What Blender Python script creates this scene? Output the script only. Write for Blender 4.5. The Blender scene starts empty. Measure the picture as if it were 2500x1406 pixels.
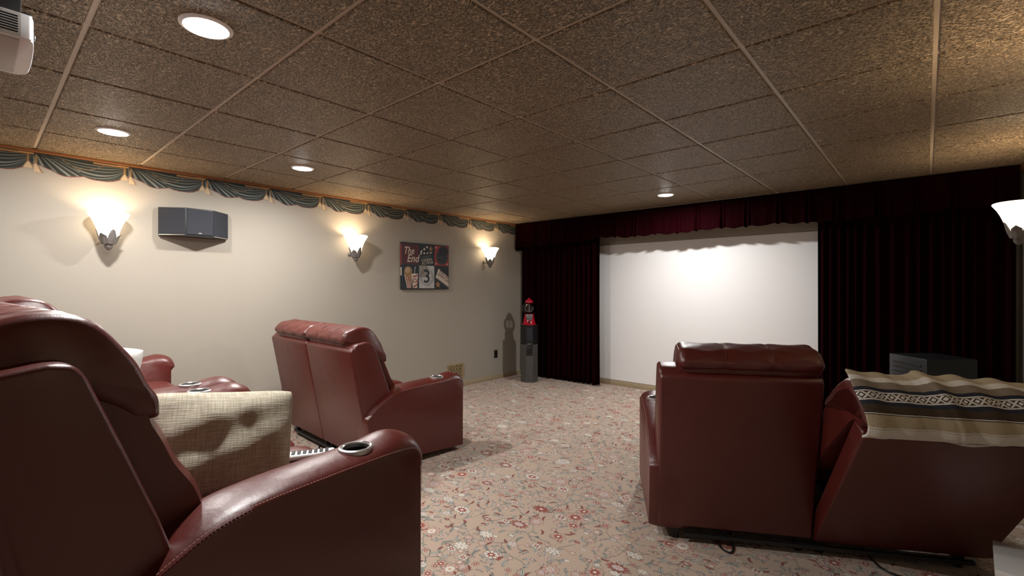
import bpy, bmesh, math, random
from mathutils import Vector, Matrix
random.seed(7)
C = bpy.context.scene.collection
PI = math.pi
S = bpy.context.scene

# ------------------------------------------------------------------ camera, world, exposure
YAW = math.atan2(1012.0, 1151.0)
CAM_H = 1.36
cam_d = bpy.data.cameras.new('camera')
cam_d.sensor_fit = 'HORIZONTAL'; cam_d.sensor_width = 36.0; cam_d.lens = 36.0 * 1151.0 / 2500.0
cam_d.clip_start = 0.02
cam = bpy.data.objects.new('camera', cam_d); C.objects.link(cam)
cam.location = (0, 0, CAM_H); cam.rotation_euler = (PI / 2, 0, YAW)
S.camera = cam
w = bpy.data.worlds.new('world'); S.world = w; w.use_nodes = True
w.node_tree.nodes['Background'].inputs[0].default_value = (1, 0.9, 0.8, 1)
w.node_tree.nodes['Background'].inputs[1].default_value = 0.0
S.view_settings.view_transform = 'Standard'; S.view_settings.look = 'None'
S.view_settings.gamma = 1.0; S.view_settings.use_curve_mapping = False
S.view_settings.exposure = 0.0
DOWN_W = 36.0          # watts of one recessed ceiling light
DOWN_C = (1.0, 0.97, 0.94)
SCONCE_W = 4.6
SCONCE_C = (1.0, 0.82, 0.61)

# room
XL, XR, YF, YB, ZC = -4.84, 0.60, 5.93, -1.55, 2.36
RISER_H, RISER_Y = 0.195, 1.14

# ------------------------------------------------------------------ node helpers
def new_mat(name):
    m = bpy.data.materials.new(name); m.use_nodes = True
    nt = m.node_tree
    return m, nt, nt.nodes['Principled BSDF']

class G:
    """tiny wrapper to write shader maths"""
    def __init__(s, nt): s.nt = nt
    def node(s, t, **kw):
        n = s.nt.nodes.new(t)
        for k, v in kw.items(): setattr(n, k, v)
        return n
    def put(s, sock, v):
        if isinstance(v, bpy.types.NodeSocket): s.nt.links.new(v, sock)
        else: sock.default_value = v
    def m(s, op, a, b=None, c=None, clamp=False):
        n = s.node('ShaderNodeMath', operation=op); n.use_clamp = clamp
        s.put(n.inputs[0], a)
        if b is not None: s.put(n.inputs[1], b)
        if c is not None: s.put(n.inputs[2], c)
        return n.outputs[0]
    def v(s, op, a, b=None):
        n = s.node('ShaderNodeVectorMath', operation=op)
        s.put(n.inputs[0], a)
        if b is not None: s.put(n.inputs[1], b)
        return n.outputs[0]
    def sep(s, a):
        n = s.node('ShaderNodeSeparateXYZ'); s.put(n.inputs[0], a); return n.outputs
    def comb(s, x, y, z=0.0):
        n = s.node('ShaderNodeCombineXYZ')
        for i, q in enumerate((x, y, z)): s.put(n.inputs[i], q)
        return n.outputs[0]
    def mix(s, f, a, b):
        n = s.node('ShaderNodeMix', data_type='RGBA')
        s.put(n.inputs[0], f); s.put(n.inputs[6], a); s.put(n.inputs[7], b)
        return n.outputs[2]
    def noise(s, vec, scale, detail=3.0, rough=0.55):
        n = s.node('ShaderNodeTexNoise')
        if vec is not None: s.put(n.inputs['Vector'], vec)
        n.inputs['Scale'].default_value = scale; n.inputs['Detail'].default_value = detail
        n.inputs['Roughness'].default_value = rough
        return n.outputs['Fac'], n.outputs['Color']
    def ss(s, x, lo, hi):
        n = s.node('ShaderNodeMapRange', interpolation_type='SMOOTHSTEP')
        s.put(n.inputs[0], x); n.inputs[1].default_value = lo; n.inputs[2].default_value = hi
        return n.outputs[0]
    def bump(s, h, strength, dist):
        n = s.node('ShaderNodeBump'); n.inputs['Strength'].default_value = strength
        n.inputs['Distance'].default_value = dist; s.put(n.inputs['Height'], h)
        return n.outputs[0]
    def coord(s, which='Object'):
        return s.node('ShaderNodeTexCoord').outputs[which]

def simple(name, col, rough=0.5, metal=0.0, noise=0.0, nscale=60.0, bump=0.0, bdist=0.002, spec=0.5, sheen=0.0):
    m, nt, b = new_mat(name); g = G(nt)
    b.inputs['Roughness'].default_value = rough; b.inputs['Metallic'].default_value = metal
    b.inputs['Specular IOR Level'].default_value = spec
    if sheen: b.inputs['Sheen Weight'].default_value = sheen
    f, _ = g.noise(g.coord(), nscale, 4.0)
    c1 = tuple(max(0, q * (1 - noise)) for q in col) + (1,)
    c2 = tuple(min(1, q * (1 + noise)) for q in col) + (1,)
    g.put(b.inputs['Base Color'], g.mix(f, c1, c2))
    if bump: g.put(b.inputs['Normal'], g.bump(f, bump, bdist))
    return m

def emis(name, col, strength):
    m, nt, b = new_mat(name)
    b.inputs['Base Color'].default_value = col + (1,)
    b.inputs['Emission Color'].default_value = col + (1,)
    b.inputs['Emission Strength'].default_value = strength
    return m

M = {}
# leather
def leather():
    m, nt, b = new_mat('maroon_leather'); g = G(nt)
    co = g.coord()
    f, _ = g.noise(co, 3.5, 3.0); f2, _ = g.noise(co, 260.0, 2.0)
    vo = g.node('ShaderNodeTexVoronoi', feature='DISTANCE_TO_EDGE'); g.put(vo.inputs['Vector'], co)
    vo.inputs['Scale'].default_value = 330.0
    f3, _ = g.noise(co, 9.0, 3.0)
    g.put(b.inputs['Base Color'], g.mix(f, (0.076, 0.0080, 0.0055, 1), (0.113, 0.0140, 0.0095, 1)))
    b.inputs['Roughness'].default_value = 0.36
    b.inputs['Specular IOR Level'].default_value = 0.75
    h = g.m('ADD', g.m('MULTIPLY', vo.outputs['Distance'], 0.06), g.m('MULTIPLY', f3, 0.9))
    g.put(b.inputs['Normal'], g.bump(h, 0.35, 0.012))
    r = g.m('MULTIPLY_ADD', f2, 0.14, 0.31); g.put(b.inputs['Roughness'], r)
    return m
M['leather'] = leather()
M['stitch'] = simple('pale_thread', (0.42, 0.22, 0.19), 0.7, noise=0.2)
M['black_metal'] = simple('black_metal', (0.012, 0.012, 0.013), 0.45, noise=0.2)
M['black_plastic'] = simple('black_plastic', (0.012, 0.012, 0.013), 0.35, noise=0.15, bump=0.05)
M['cup_black'] = simple('cup_black', (0.004, 0.004, 0.004), 0.5)
M['steel'] = simple('brushed_steel', (0.62, 0.60, 0.60), 0.32, 0.9, noise=0.06)
M['white_plastic'] = simple('white_plastic', (0.82, 0.82, 0.83), 0.3, noise=0.02)
M['white_gloss'] = simple('white_gloss', (0.92, 0.92, 0.91), 0.28, noise=0.03, nscale=8)
M['grey_plastic'] = simple('grey_plastic', (0.45, 0.42, 0.38), 0.4, noise=0.03)
M['red_enamel'] = simple('red_enamel', (0.48, 0.010, 0.030), 0.18, noise=0.05)
M['pewter'] = simple('pewter', (0.23, 0.215, 0.20), 0.5, 0.55, noise=0.4, nscale=40, bump=0.3)
M['brass'] = simple('aged_brass', (0.50, 0.38, 0.20), 0.42, 0.6, noise=0.3, nscale=25)
M['ivory_trim'] = simple('painted_tan_trim', (0.42, 0.34, 0.22), 0.5, noise=0.04)
M['wall_angle'] = simple('rust_trim', (0.30, 0.125, 0.045), 0.5, noise=0.1)
M['screen'] = simple('matte_white_screen', (0.90, 0.90, 0.90), 0.9, noise=0.01, spec=0.1)
M['dark_hole'] = simple('dark_hole', (0.004, 0.004, 0.004), 0.9)

def wall_mat():
    m, nt, b = new_mat('beige_wall_paint'); g = G(nt); co = g.coord()
    f, _ = g.noise(co, 1.3, 3.0); f2, _ = g.noise(co, 190.0, 3.0)
    g.put(b.inputs['Base Color'], g.mix(f, (0.365, 0.33, 0.278, 1), (0.40, 0.362, 0.306, 1)))
    b.inputs['Roughness'].default_value = 0.75; b.inputs['Specular IOR Level'].default_value = 0.25
    g.put(b.inputs['Normal'], g.bump(f2, 0.12, 0.002))
    return m
M['wall'] = wall_mat()

def ceil_mat():
    m, nt, b = new_mat('textured_ceiling_tile'); g = G(nt); co = g.coord()
    wob, wc = g.noise(co, 22.0, 2.0)
    p = g.v('ADD', co, g.v('SCALE', wc)); 
    p.node.inputs[1].default_value = (0, 0, 0)
    sc = p.node.inputs[1].links[0].from_node; sc.inputs['Scale'].default_value = 0.035
    # worm-like ridges
    mp = g.node('ShaderNodeMapping'); g.put(mp.inputs[0], p); mp.inputs['Scale'].default_value = (1.0, 1.9, 1.0)
    f, _ = g.noise(mp.outputs[0], 54.0, 3.0, 0.6)
    ridge = g.m('SUBTRACT', 1.0, g.m('MULTIPLY', g.m('ABSOLUTE', g.m('SUBTRACT', f, 0.5)), 9.0), clamp=True)
    f2, _ = g.noise(co, 95.0, 3.0)
    f3, _ = g.noise(co, 0.9, 2.0)
    base = g.mix(f3, (0.56, 0.425, 0.275, 1), (0.62, 0.475, 0.32, 1))
    pit = g.m('MULTIPLY', ridge, g.ss(f2, 0.34, 0.56))
    g.put(b.inputs['Base Color'], g.mix(g.m('MULTIPLY', pit, 0.95), base, (0.075, 0.050, 0.030, 1)))
    b.inputs['Roughness'].default_value = 0.42; b.inputs['Specular IOR Level'].default_value = 0.4
    h = g.m('SUBTRACT', g.m('MULTIPLY', f2, 0.4), ridge)
    g.put(b.inputs['Normal'], g.bump(h, 1.0, 0.010))
    return m
M['ceiling'] = ceil_mat()
M['tee'] = simple('tan_ceiling_grid', (0.52, 0.43, 0.33), 0.4, noise=0.08, nscale=15)

def carpet_mat():
    m, nt, b = new_mat('floral_carpet'); g = G(nt); co = g.coord()
    x, y, z = g.sep(co)
    p0 = g.comb(x, y, 0.0)
    def cell(scale, off, rnd=0.75):
        vn = g.node('ShaderNodeTexVoronoi', voronoi_dimensions='2D', feature='F1')
        mp = g.node('ShaderNodeMapping'); g.put(mp.inputs[0], p0)
        mp.inputs['Scale'].default_value = (scale, scale, 1); mp.inputs['Location'].default_value = (off, off * 1.7, 0)
        g.put(vn.inputs['Vector'], mp.outputs[0]); vn.inputs['Scale'].default_value = 1.0
        vn.inputs['Randomness'].default_value = rnd
        d = g.v('SUBTRACT', mp.outputs[0], vn.outputs['Position'])
        dx, dy, _ = g.sep(d)
        cr = g.node('ShaderNodeSeparateColor'); g.put(cr.inputs[0], vn.outputs['Color'])
        return dx, dy, cr.outputs, scale
    def sel(r, lo, hi): return g.m('MULTIPLY', g.m('GREATER_THAN', r, lo), g.m('LESS_THAN', r, hi))
    _, wcol = g.noise(p0, 26.0, 2.0)
    tan_f, _ = g.noise(p0, 1.7, 2.0)
    pile, _ = g.noise(p0, 420.0, 2.0)
    col = g.mix(tan_f, (0.53, 0.41, 0.325, 1), (0.585, 0.46, 0.37, 1))
    col = g.mix(g.m('MULTIPLY', pile, 0.4), col, (0.32, 0.22, 0.155, 1))
    DK = (0.055, 0.06, 0.06, 1)
    # vines : thin curved lines along warped cell borders
    for sc, off, wd, cc, keep in ((4.2, 3.1, 0.0085, (0.15, 0.165, 0.155, 1), 0.45), (6.3, 11.7, 0.009, (0.22, 0.235, 0.215, 1), 0.50), (5.1, 21.3, 0.008, (0.32, 0.11, 0.085, 1), 0.60)):
        _, nc = g.noise(p0, sc * 0.9, 2.0)
        wv = g.v('SCALE', nc); wv.node.inputs['Scale'].default_value = 0.34
        pw = g.v('ADD', p0, wv)
        vn = g.node('ShaderNodeTexVoronoi', voronoi_dimensions='2D', feature='DISTANCE_TO_EDGE')
        mp = g.node('ShaderNodeMapping'); g.put(mp.inputs[0], pw); mp.inputs['Scale'].default_value = (sc, sc, 1)
        mp.inputs['Location'].default_value = (off, -off, 0)
        g.put(vn.inputs['Vector'], mp.outputs[0]); vn.inputs['Scale'].default_value = 1.0
        kn, _ = g.noise(g.v('ADD', p0, (off, off, off)), 5.5, 1.0)
        mk = g.m('MULTIPLY', g.m('LESS_THAN', vn.outputs['Distance'], wd), g.m('GREATER_THAN', kn, keep))
        col = g.mix(mk, col, cc)
    # leaves
    for sc, off, a, bb, cols in ((11.5, 1.3, 0.33, 0.11, ((0.46, 0.47, 0.42, 1), (0.30, 0.32, 0.285, 1))), (14.5, 7.9, 0.34, 0.10, ((0.50, 0.48, 0.43, 1), (0.30, 0.075, 0.055, 1))), (17.0, 15.5, 0.30, 0.12, ((0.36, 0.37, 0.335, 1), (0.46, 0.36, 0.33, 1)))):
        dx, dy, cr, _s = cell(sc, off)
        ang = g.m('MULTIPLY', cr[0], 6.283)
        ca, sa = g.m('COSINE', ang), g.m('SINE', ang)
        lx = g.m('ADD', g.m('MULTIPLY', dx, ca), g.m('MULTIPLY', dy, sa))
        ly = g.m('SUBTRACT', g.m('MULTIPLY', dy, ca), g.m('MULTIPLY', dx, sa))
        ly = g.m('ADD', ly, g.m('MULTIPLY', g.m('MULTIPLY', lx, lx), 0.9))
        # serrated leaf made of lobes
        lob = g.m('MULTIPLY_ADD', g.m('ABSOLUTE', g.m('SINE', g.m('MULTIPLY', lx, 26.0))), 0.5, 0.62)
        e = g.m('ADD', g.m('POWER', g.m('DIVIDE', lx, a), 2.0), g.m('POWER', g.m('DIVIDE', ly, g.m('MULTIPLY', lob, bb)), 2.0))
        keep = g.m('GREATER_THAN', cr[2], 0.50)
        inside = g.m('MULTIPLY', g.m('LESS_THAN', e, 1.0), keep)
        rim = g.m('MULTIPLY', g.m('LESS_THAN', e, 1.55), keep)
        vein = g.m('MULTIPLY', inside, g.m('LESS_THAN', g.m('ABSOLUTE', ly), 0.016))
        col = g.mix(g.m('MULTIPLY', rim, 0.55), col, DK)
        col = g.mix(inside, col, g.mix(g.m('GREATER_THAN', cr[1], 0.55), cols[0], cols[1]))
        col = g.mix(vein, col, DK)
    # flowers, small to big
    RED = (0.33, 0.085, 0.065, 1); PINK = (0.58, 0.36, 0.29, 1); CREAM = (0.74, 0.70, 0.62, 1); LILAC = (0.56, 0.49, 0.47, 1)
    for sc, off, R, npet, keep_t, thr in ((14.0, 4.4, 0.25, 5.0, 0.50, 0.09), (9.5, 9.2, 0.27, 6.0, 0.55, 0.07), (5.8, 14.1, 0.26, 8.0, 0.52, 0.05), (3.1, 27.0, 0.19, 12.0, 0.22, 0.04)):
        dx, dy, cr, _s = cell(sc, off, 0.8 if sc > 4 else 0.55)
        dyy = g.m('MULTIPLY', dy, g.m('MULTIPLY_ADD', cr[0], 0.9, 0.9))
        r = g.m('SQRT', g.m('ADD', g.m('MULTIPLY', dx, dx), g.m('MULTIPLY', dyy, dyy)))
        th = g.m('ADD', g.m('ARCTAN2', dyy, dx), g.m('MULTIPLY', cr[1], 6.283))
        pet = g.m('ABSOLUTE', g.m('COSINE', g.m('MULTIPLY', th, npet / 2.0)))
        rho = g.m('MULTIPLY', g.m('MULTIPLY_ADD', pet, 0.42, 0.58), R)
        q = g.m('DIVIDE', r, rho)
        keep = g.m('GREATER_THAN', cr[2], keep_t)
        A = g.m('MULTIPLY', g.m('LESS_THAN', q, 1.0), keep)
        O = g.m('MULTIPLY', g.m('LESS_THAN', q, 1.0 + thr * 2.2), keep)
        cA = g.mix(g.m('GREATER_THAN', cr[0], 0.45), PINK, CREAM)
        cA = g.mix(g.m('GREATER_THAN', cr[0], 0.86), cA, RED)
        cB = g.mix(g.m('GREATER_THAN', cr[1], 0.42), RED, LILAC)
        cB = g.mix(g.m('GREATER_THAN', cr[1], 0.8), cB, CREAM)
        col = g.mix(g.m('MULTIPLY', O, 0.62), col, DK)
        col = g.mix(A, col, cA)
        # petals parted by dark creases
        crease = g.m('MULTIPLY', g.m('MULTIPLY', A, g.m('LESS_THAN', pet, 0.16)), g.m('GREATER_THAN', q, 0.35))
        col = g.mix(g.m('MULTIPLY', crease, 0.8), col, (0.14, 0.05, 0.05, 1))
        pet2 = g.m('ABSOLUTE', g.m('SINE', g.m('MULTIPLY', th, npet / 2.0)))
        q2 = g.m('DIVIDE', r, g.m('MULTIPLY', g.m('MULTIPLY_ADD', pet2, 0.3, 0.5), R * 0.72))
        B = g.m('MULTIPLY', g.m('LESS_THAN', q2, 1.0), keep)
        BO = g.m('MULTIPLY', g.m('LESS_THAN', q2, 1.18), keep)
        col = g.mix(g.m('MULTIPLY', BO, 0.45), col, DK)
        col = g.mix(B, col, cB)
        K = g.m('MULTIPLY', g.m('LESS_THAN', r, R * 0.2), keep)
        col = g.mix(K, col, g.mix(g.m('GREATER_THAN', cr[1], 0.5), CREAM, PINK))
    g.put(b.inputs['Base Color'], col)
    b.inputs['Roughness'].default_value = 0.95; b.inputs['Specular IOR Level'].default_value = 0.1
    b.inputs['Sheen Weight'].default_value = 0.15
    g.put(b.inputs['Normal'], g.bump(pile, 0.5, 0.004))
    return m
M['carpet'] = carpet_mat()

def velvet():
    m, nt, b = new_mat('burgundy_velvet'); g = G(nt)
    f, _ = g.noise(g.coord(), 30.0, 3.0)
    g.put(b.inputs['Base Color'], g.mix(f, (0.0075, 0.0003, 0.0010, 1), (0.0115, 0.0004, 0.0014, 1)))
    b.inputs['Roughness'].default_value = 0.8; b.inputs['Specular IOR Level'].default_value = 0.02
    b.inputs['Sheen Weight'].default_value = 0.10; b.inputs['Sheen Tint'].default_value = (0.45, 0.01, 0.05, 1)
    b.inputs['Sheen Roughness'].default_value = 0.35
    return m
M['velvet'] = velvet()

def linen(name, c1, c2, bump=0.5):
    m, nt, b = new_mat(name); g = G(nt); co = g.coord('UV')
    mp = g.node('ShaderNodeMapping'); g.put(mp.inputs[0], co); mp.inputs['Scale'].default_value = (220, 14, 1)
    mp2 = g.node('ShaderNodeMapping'); g.put(mp2.inputs[0], co); mp2.inputs['Scale'].default_value = (14, 220, 1)
    fa, _ = g.noise(mp.outputs[0], 1.0, 2.0); fb, _ = g.noise(mp2.outputs[0], 1.0, 2.0)
    s_ = g.m('ADD', fa, fb)
    g.put(b.inputs['Base Color'], g.mix(g.ss(s_, 0.75, 1.3), c1 + (1,), c2 + (1,)))
    b.inputs['Roughness'].default_value = 0.9; b.inputs['Specular IOR Level'].default_value = 0.15
    g.put(b.inputs['Normal'], g.bump(s_, bump, 0.003))
    return m
M['linen'] = linen('oatmeal_linen', (0.36, 0.32, 0.24), (0.54, 0.50, 0.41))
M['white_cotton'] = linen('white_cotton', (0.62, 0.63, 0.58), (0.74, 0.74, 0.70), 0.25)

def attr_mat(name, rough=0.8):
    m, nt, b = new_mat(name); g = G(nt)
    a = g.node('ShaderNodeAttribute', attribute_name='paint')
    f, _ = g.noise(g.coord(), 300.0, 2.0)
    g.put(b.inputs['Base Color'], g.mix(g.m('MULTIPLY', f, 0.15), a.outputs['Color'], (0.1, 0.09, 0.08, 1)))
    b.inputs['Roughness'].default_value = rough; b.inputs['Specular IOR Level'].default_value = 0.2
    return m
M['border'] = attr_mat('printed_border_paper')

def blanket_mat():
    m, nt, b = new_mat('striped_wool_blanket'); g = G(nt)
    u, v, _ = g.sep(g.coord('UV'))          # v: distance from the hem in metres, u: along the stripes in metres
    wob, _ = g.noise(g.coord('UV'), 45.0, 3.0)
    vv = g.m('ADD', v, g.m('MULTIPLY', g.m('SUBTRACT', wob, 0.5), 0.004))
    WH = (0.82, 0.79, 0.72, 1); TAN = (0.52, 0.43, 0.29, 1); BR = (0.060, 0.040, 0.026, 1); NV = (0.018, 0.024, 0.045, 1); LT = (0.85, 0.82, 0.77, 1); GT = (0.28, 0.23, 0.17, 1)
    stops = [(-1, WH), (0.064, TAN), (0.066, WH), (0.070, TAN), (0.112, BR), (0.115, WH), (0.118, BR), (0.146, NV), (0.161, LT), (0.166, BR), (0.196, LT), (0.201, NV), (0.216, GT), (0.25, WH), (0.28, TAN)]
    col = stops[0][1]
    for s0, cc in stops[1:]: col = g.mix(g.m('GREATER_THAN', vv, s0), col, cc)
    # woven zig-zag / diamond band
    P = 0.036
    uu = g.m('MULTIPLY', g.m('FRACT', g.m('DIVIDE', u, P)), P)
    cxx = g.m('ABSOLUTE', g.m('SUBTRACT', uu, P / 2))
    cyy = g.m('ABSOLUTE', g.m('SUBTRACT', v, 0.181))
    di = g.m('ADD', g.m('DIVIDE', cxx, P / 2), g.m('DIVIDE', cyy, 0.0165))
    d1 = g.m('LESS_THAN', di, 0.46)
    d2 = g.m('MULTIPLY', g.m('GREATER_THAN', di, 0.80), g.m('LESS_THAN', di, 1.32))
    inb = g.m('MULTIPLY', g.m('GREATER_THAN', v, 0.1675), g.m('LESS_THAN', v, 0.1945))
    col = g.mix(g.m('MULTIPLY', g.m('MAXIMUM', d1, d2), inb), col, LT)
    th, _ = g.noise(g.coord('UV'), 240.0, 3.0)
    col = g.mix(g.m('MULTIPLY', th, 0.35), col, (0.12, 0.10, 0.08, 1))
    g.put(b.inputs['Base Color'], col)
    b.inputs['Roughness'].default_value = 0.95; b.inputs['Specular IOR Level'].default_value = 0.1
    g.put(b.inputs['Normal'], g.bump(th, 0.6, 0.004))
    return m
M['blanket'] = blanket_mat()

def shade_mat():
    m, nt, b = new_mat('frosted_glass_shade'); g = G(nt)
    b.inputs['Base Color'].default_value = (0.9, 0.82, 0.68, 1)
    b.inputs['Roughness'].default_value = 0.4
    b.inputs['Emission Color'].default_value = (1.0, 0.80, 0.55, 1)
    b.inputs['Emission Strength'].default_value = 4.2
    return m
M['shade'] = shade_mat()
M['lens'] = emis('lit_lens', (1.0, 0.98, 0.96), 22.0)
M['trim_white'] = simple('white_metal_trim', (0.90, 0.89, 0.87), 0.3, noise=0.02)
def glass():
    m, nt, b = new_mat('thin_clear_glass'); g = G(nt)
    tr = g.node('ShaderNodeBsdfTransparent'); tr.inputs[0].default_value = (0.90, 0.91, 0.91, 1)
    gl = g.node('ShaderNodeBsdfGlossy'); gl.inputs['Roughness'].default_value = 0.03
    fr = g.node('ShaderNodeFresnel'); fr.inputs['IOR'].default_value = 1.5
    mx = g.node('ShaderNodeMixShader'); g.put(mx.inputs[0], fr.outputs[0])
    nt.links.new(tr.outputs[0], mx.inputs[1]); nt.links.new(gl.outputs[0], mx.inputs[2])
    nt.links.new(mx.outputs[0], nt.nodes['Material Output'].inputs['Surface'])
    return m
M['glass'] = glass()
def wood_grey(name, c1, c2):
    m, nt, b = new_mat(name); g = G(nt)
    mp = g.node('ShaderNodeMapping'); g.put(mp.inputs[0], g.coord()); mp.inputs['Scale'].default_value = (60, 60, 3)
    f, _ = g.noise(mp.outputs[0], 1.0, 4.0)
    g.put(b.inputs['Base Color'], g.mix(f, c1 + (1,), c2 + (1,)))
    b.inputs['Roughness'].default_value = 0.5
    return m
M['grey_wood'] = wood_grey('grey_wood_grain', (0.045, 0.043, 0.040), (0.10, 0.095, 0.085))

# ------------------------------------------------------------------ mesh helpers
def obj(name, verts, faces, mat, parent=None, smooth=True, angle=35.0, uvs=None):
    me = bpy.data.meshes.new(name); me.from_pydata([tuple(v) for v in verts], [], faces)
    return finish(name, me, mat, parent, smooth, angle, uvs)
def finish(name, me, mat, parent=None, smooth=True, angle=35.0, uvs=None):
    bm = bmesh.new(); bm.from_mesh(me)
    bmesh.ops.recalc_face_normals(bm, faces=bm.faces)
    if smooth:
        for f in bm.faces: f.smooth = True
        for e in bm.edges:
            if len(e.link_faces) == 2:
                try: a = e.calc_face_angle()
                except ValueError: a = 0
                e.smooth = a < math.radians(angle)
    bm.to_mesh(me); bm.free()
    if uvs:
        ul = me.uv_layers.new(name='UVMap')
        for lp in me.loops: ul.data[lp.index].uv = uvs[lp.vertex_index]
    me.materials.append(mat)
    o = bpy.data.objects.new(name, me); C.objects.link(o)
    if parent is not None: o.parent = parent
    return o
class MB:
    """collects simple solids into ONE mesh"""
    def __init__(s): s.v = []; s.f = []
    def add(s, verts, faces):
        n = len(s.v); s.v += [Vector(q) for q in verts]; s.f += [tuple(i + n for i in fc) for fc in faces]; return s
    def box(s, x0, x1, y0, y1, z0, z1):
        return s.add([(x, y, z) for z in (z0, z1) for y in (y0, y1) for x in (x0, x1)],
                     [(0, 2, 3, 1), (4, 5, 7, 6), (0, 1, 5, 4), (2, 6, 7, 3), (0, 4, 6, 2), (1, 3, 7, 5)])
    def bbox(s, x0, x1, y0, y1, z0, z1, r, seg=3):
        bm = bmesh.new()
        t = MB().box(x0, x1, y0, y1, z0, z1)
        vs = [bm.verts.new(q) for q in t.v]
        for fc in t.f: bm.faces.new([vs[i] for i in fc])
        bmesh.ops.recalc_face_normals(bm, faces=bm.faces)
        bmesh.ops.bevel(bm, geom=list(bm.edges), offset=r, segments=seg, affect='EDGES', profile=0.5)
        bm.verts.index_update()
        s.add([v.co.copy() for v in bm.verts], [tuple(v.index for v in fc.verts) for fc in bm.faces]); bm.free(); return s
    def prism(s, poly, axis, a0, a1, r=0.0, seg=3):
        """poly: 2D outline; axis 'x': (y,z) outline, 'z': (x,y), 'y': (x,z)"""
        def P(p, a): return {'x': (a, p[0], p[1]), 'y': (p[0], a, p[1]), 'z': (p[0], p[1], a)}[axis]
        n = len(poly)
        vs = [P(p, a0) for p in poly] + [P(p, a1) for p in poly]
        fs = [tuple(range(n)), tuple(range(2 * n - 1, n - 1, -1))] + [(i, (i + 1) % n, n + (i + 1) % n, n + i) for i in range(n)]
        if r <= 0: return s.add(vs, fs)
        bm = bmesh.new(); bv = [bm.verts.new(q) for q in vs]
        for fc in fs: bm.faces.new([bv[i] for i in fc])
        bmesh.ops.recalc_face_normals(bm, faces=bm.faces)
        bmesh.ops.bevel(bm, geom=list(bm.edges), offset=r, segments=seg, affect='EDGES', profile=0.5, clamp_overlap=True)
        bm.verts.index_update()
        s.add([v.co.copy() for v in bm.verts], [tuple(v.index for v in fc.verts) for fc in bm.faces]); bm.free(); return s
    def lathe(s, prof, cx=0, cy=0, cz=0, n=32, close=False):
        base = len(s.v); k = len(prof)
        vs = [(cx + r * math.cos(2 * PI * i / n), cy + r * math.sin(2 * PI * i / n), cz + z) for i in range(n) for r, z in prof]
        fs = []
        for i in range(n):
            j = (i + 1) % n
            for q in range(k - 1): fs.append((i * k + q, j * k + q, j * k + q + 1, i * k + q + 1))
            if close: fs.append((i * k + k - 1, j * k + k - 1, j * k, i * k))
        if not close:
            fs.append(tuple(i * k for i in range(n))[::-1]); fs.append(tuple(i * k + k - 1 for i in range(n)))
        return s.add(vs, fs)
    def tube(s, pts, r, n=8, closed=False):
        pts = [Vector(p) for p in pts]; m = len(pts); vs = []
        for i, p in enumerate(pts):
            a = pts[(i - 1) % m] if (closed or i > 0) else p
            b_ = pts[(i + 1) % m] if (closed or i < m - 1) else p
            t = (b_ - a).normalized()
            up = Vector((0, 0, 1)) if abs(t.z) < 0.9 else Vector((1, 0, 0))
            e1 = t.cross(up).normalized(); e2 = t.cross(e1)
            rr = r[i] if isinstance(r, (list, tuple)) else r
            for q in range(n):
                a_ = 2 * PI * q / n; vs.append(p + e1 * (rr * math.cos(a_)) + e2 * (rr * math.sin(a_)))
        fs = [(i * n + q, i * n + (q + 1) % n, ((i + 1) % m) * n + (q + 1) % n, ((i + 1) % m) * n + q)
              for i in range(m if closed else m - 1) for q in range(n)]
        if not closed: fs += [tuple(range(n))[::-1], tuple((m - 1) * n + q for q in range(n))]
        return s.add(vs, fs)
    def xf(s, mat): s.v = [mat @ q for q in s.v]; return s
    def build(s, name, mat, parent=None, smooth=True, angle=35.0): return obj(name, s.v, s.f, mat, parent, smooth, angle)

def tag(o, label, cat, group=None):
    o['label'] = label; o['category'] = cat
    if group: o['group'] = group
    return o
def thing(name, label, cat, loc=(0, 0, 0), rz=0.0, group=None):
    o = bpy.data.objects.new(name, None); C.objects.link(o); o.location = loc; o.rotation_euler = (0, 0, rz)
    o.empty_display_size = 0.1
    return tag(o, label, cat, group)
def struct(o): o['kind'] = 'structure'; return o

def catmull(pts, per=6, closed=False):
    out = []; n = len(pts)
    rng = range(n) if closed else range(n - 1)
    for i in rng:
        p0 = pts[(i - 1) % n] if (closed or i > 0) else pts[0]
        p1 = pts[i]; p2 = pts[(i + 1) % n]
        p3 = pts[(i + 2) % n] if (closed or i < n - 2) else pts[-1]
        for k in range(per):
            t = k / per
            out.append(tuple(0.5 * ((2 * p1[a]) + (-p0[a] + p2[a]) * t + (2 * p0[a] - 5 * p1[a] + 4 * p2[a] - p3[a]) * t * t + (-p0[a] + 3 * p1[a] - 3 * p2[a] + p3[a]) * t ** 3) for a in range(len(p1))))
    if not closed: out.append(tuple(pts[-1]))
    return out
def normals2(poly, closed=True):
    n = len(poly); area = sum(poly[i][0] * poly[(i + 1) % n][1] - poly[(i + 1) % n][0] * poly[i][1] for i in range(n))
    sg = 1 if area > 0 else -1; out = []
    for i in range(n):
        a = poly[(i - 1) % n] if (closed or i > 0) else poly[i]
        b_ = poly[(i + 1) % n] if (closed or i < n - 1) else poly[i]
        dx, dy = b_[0] - a[0], b_[1] - a[1]; L = math.hypot(dx, dy) or 1
        out.append((sg * dy / L, -sg * dx / L))
    return out
def apply_mods(o):
    dg = bpy.context.evaluated_depsgraph_get(); dg.update()
    me = bpy.data.meshes.new_from_object(o.evaluated_get(dg)); o.modifiers.clear(); o.data = me
    return o

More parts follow.
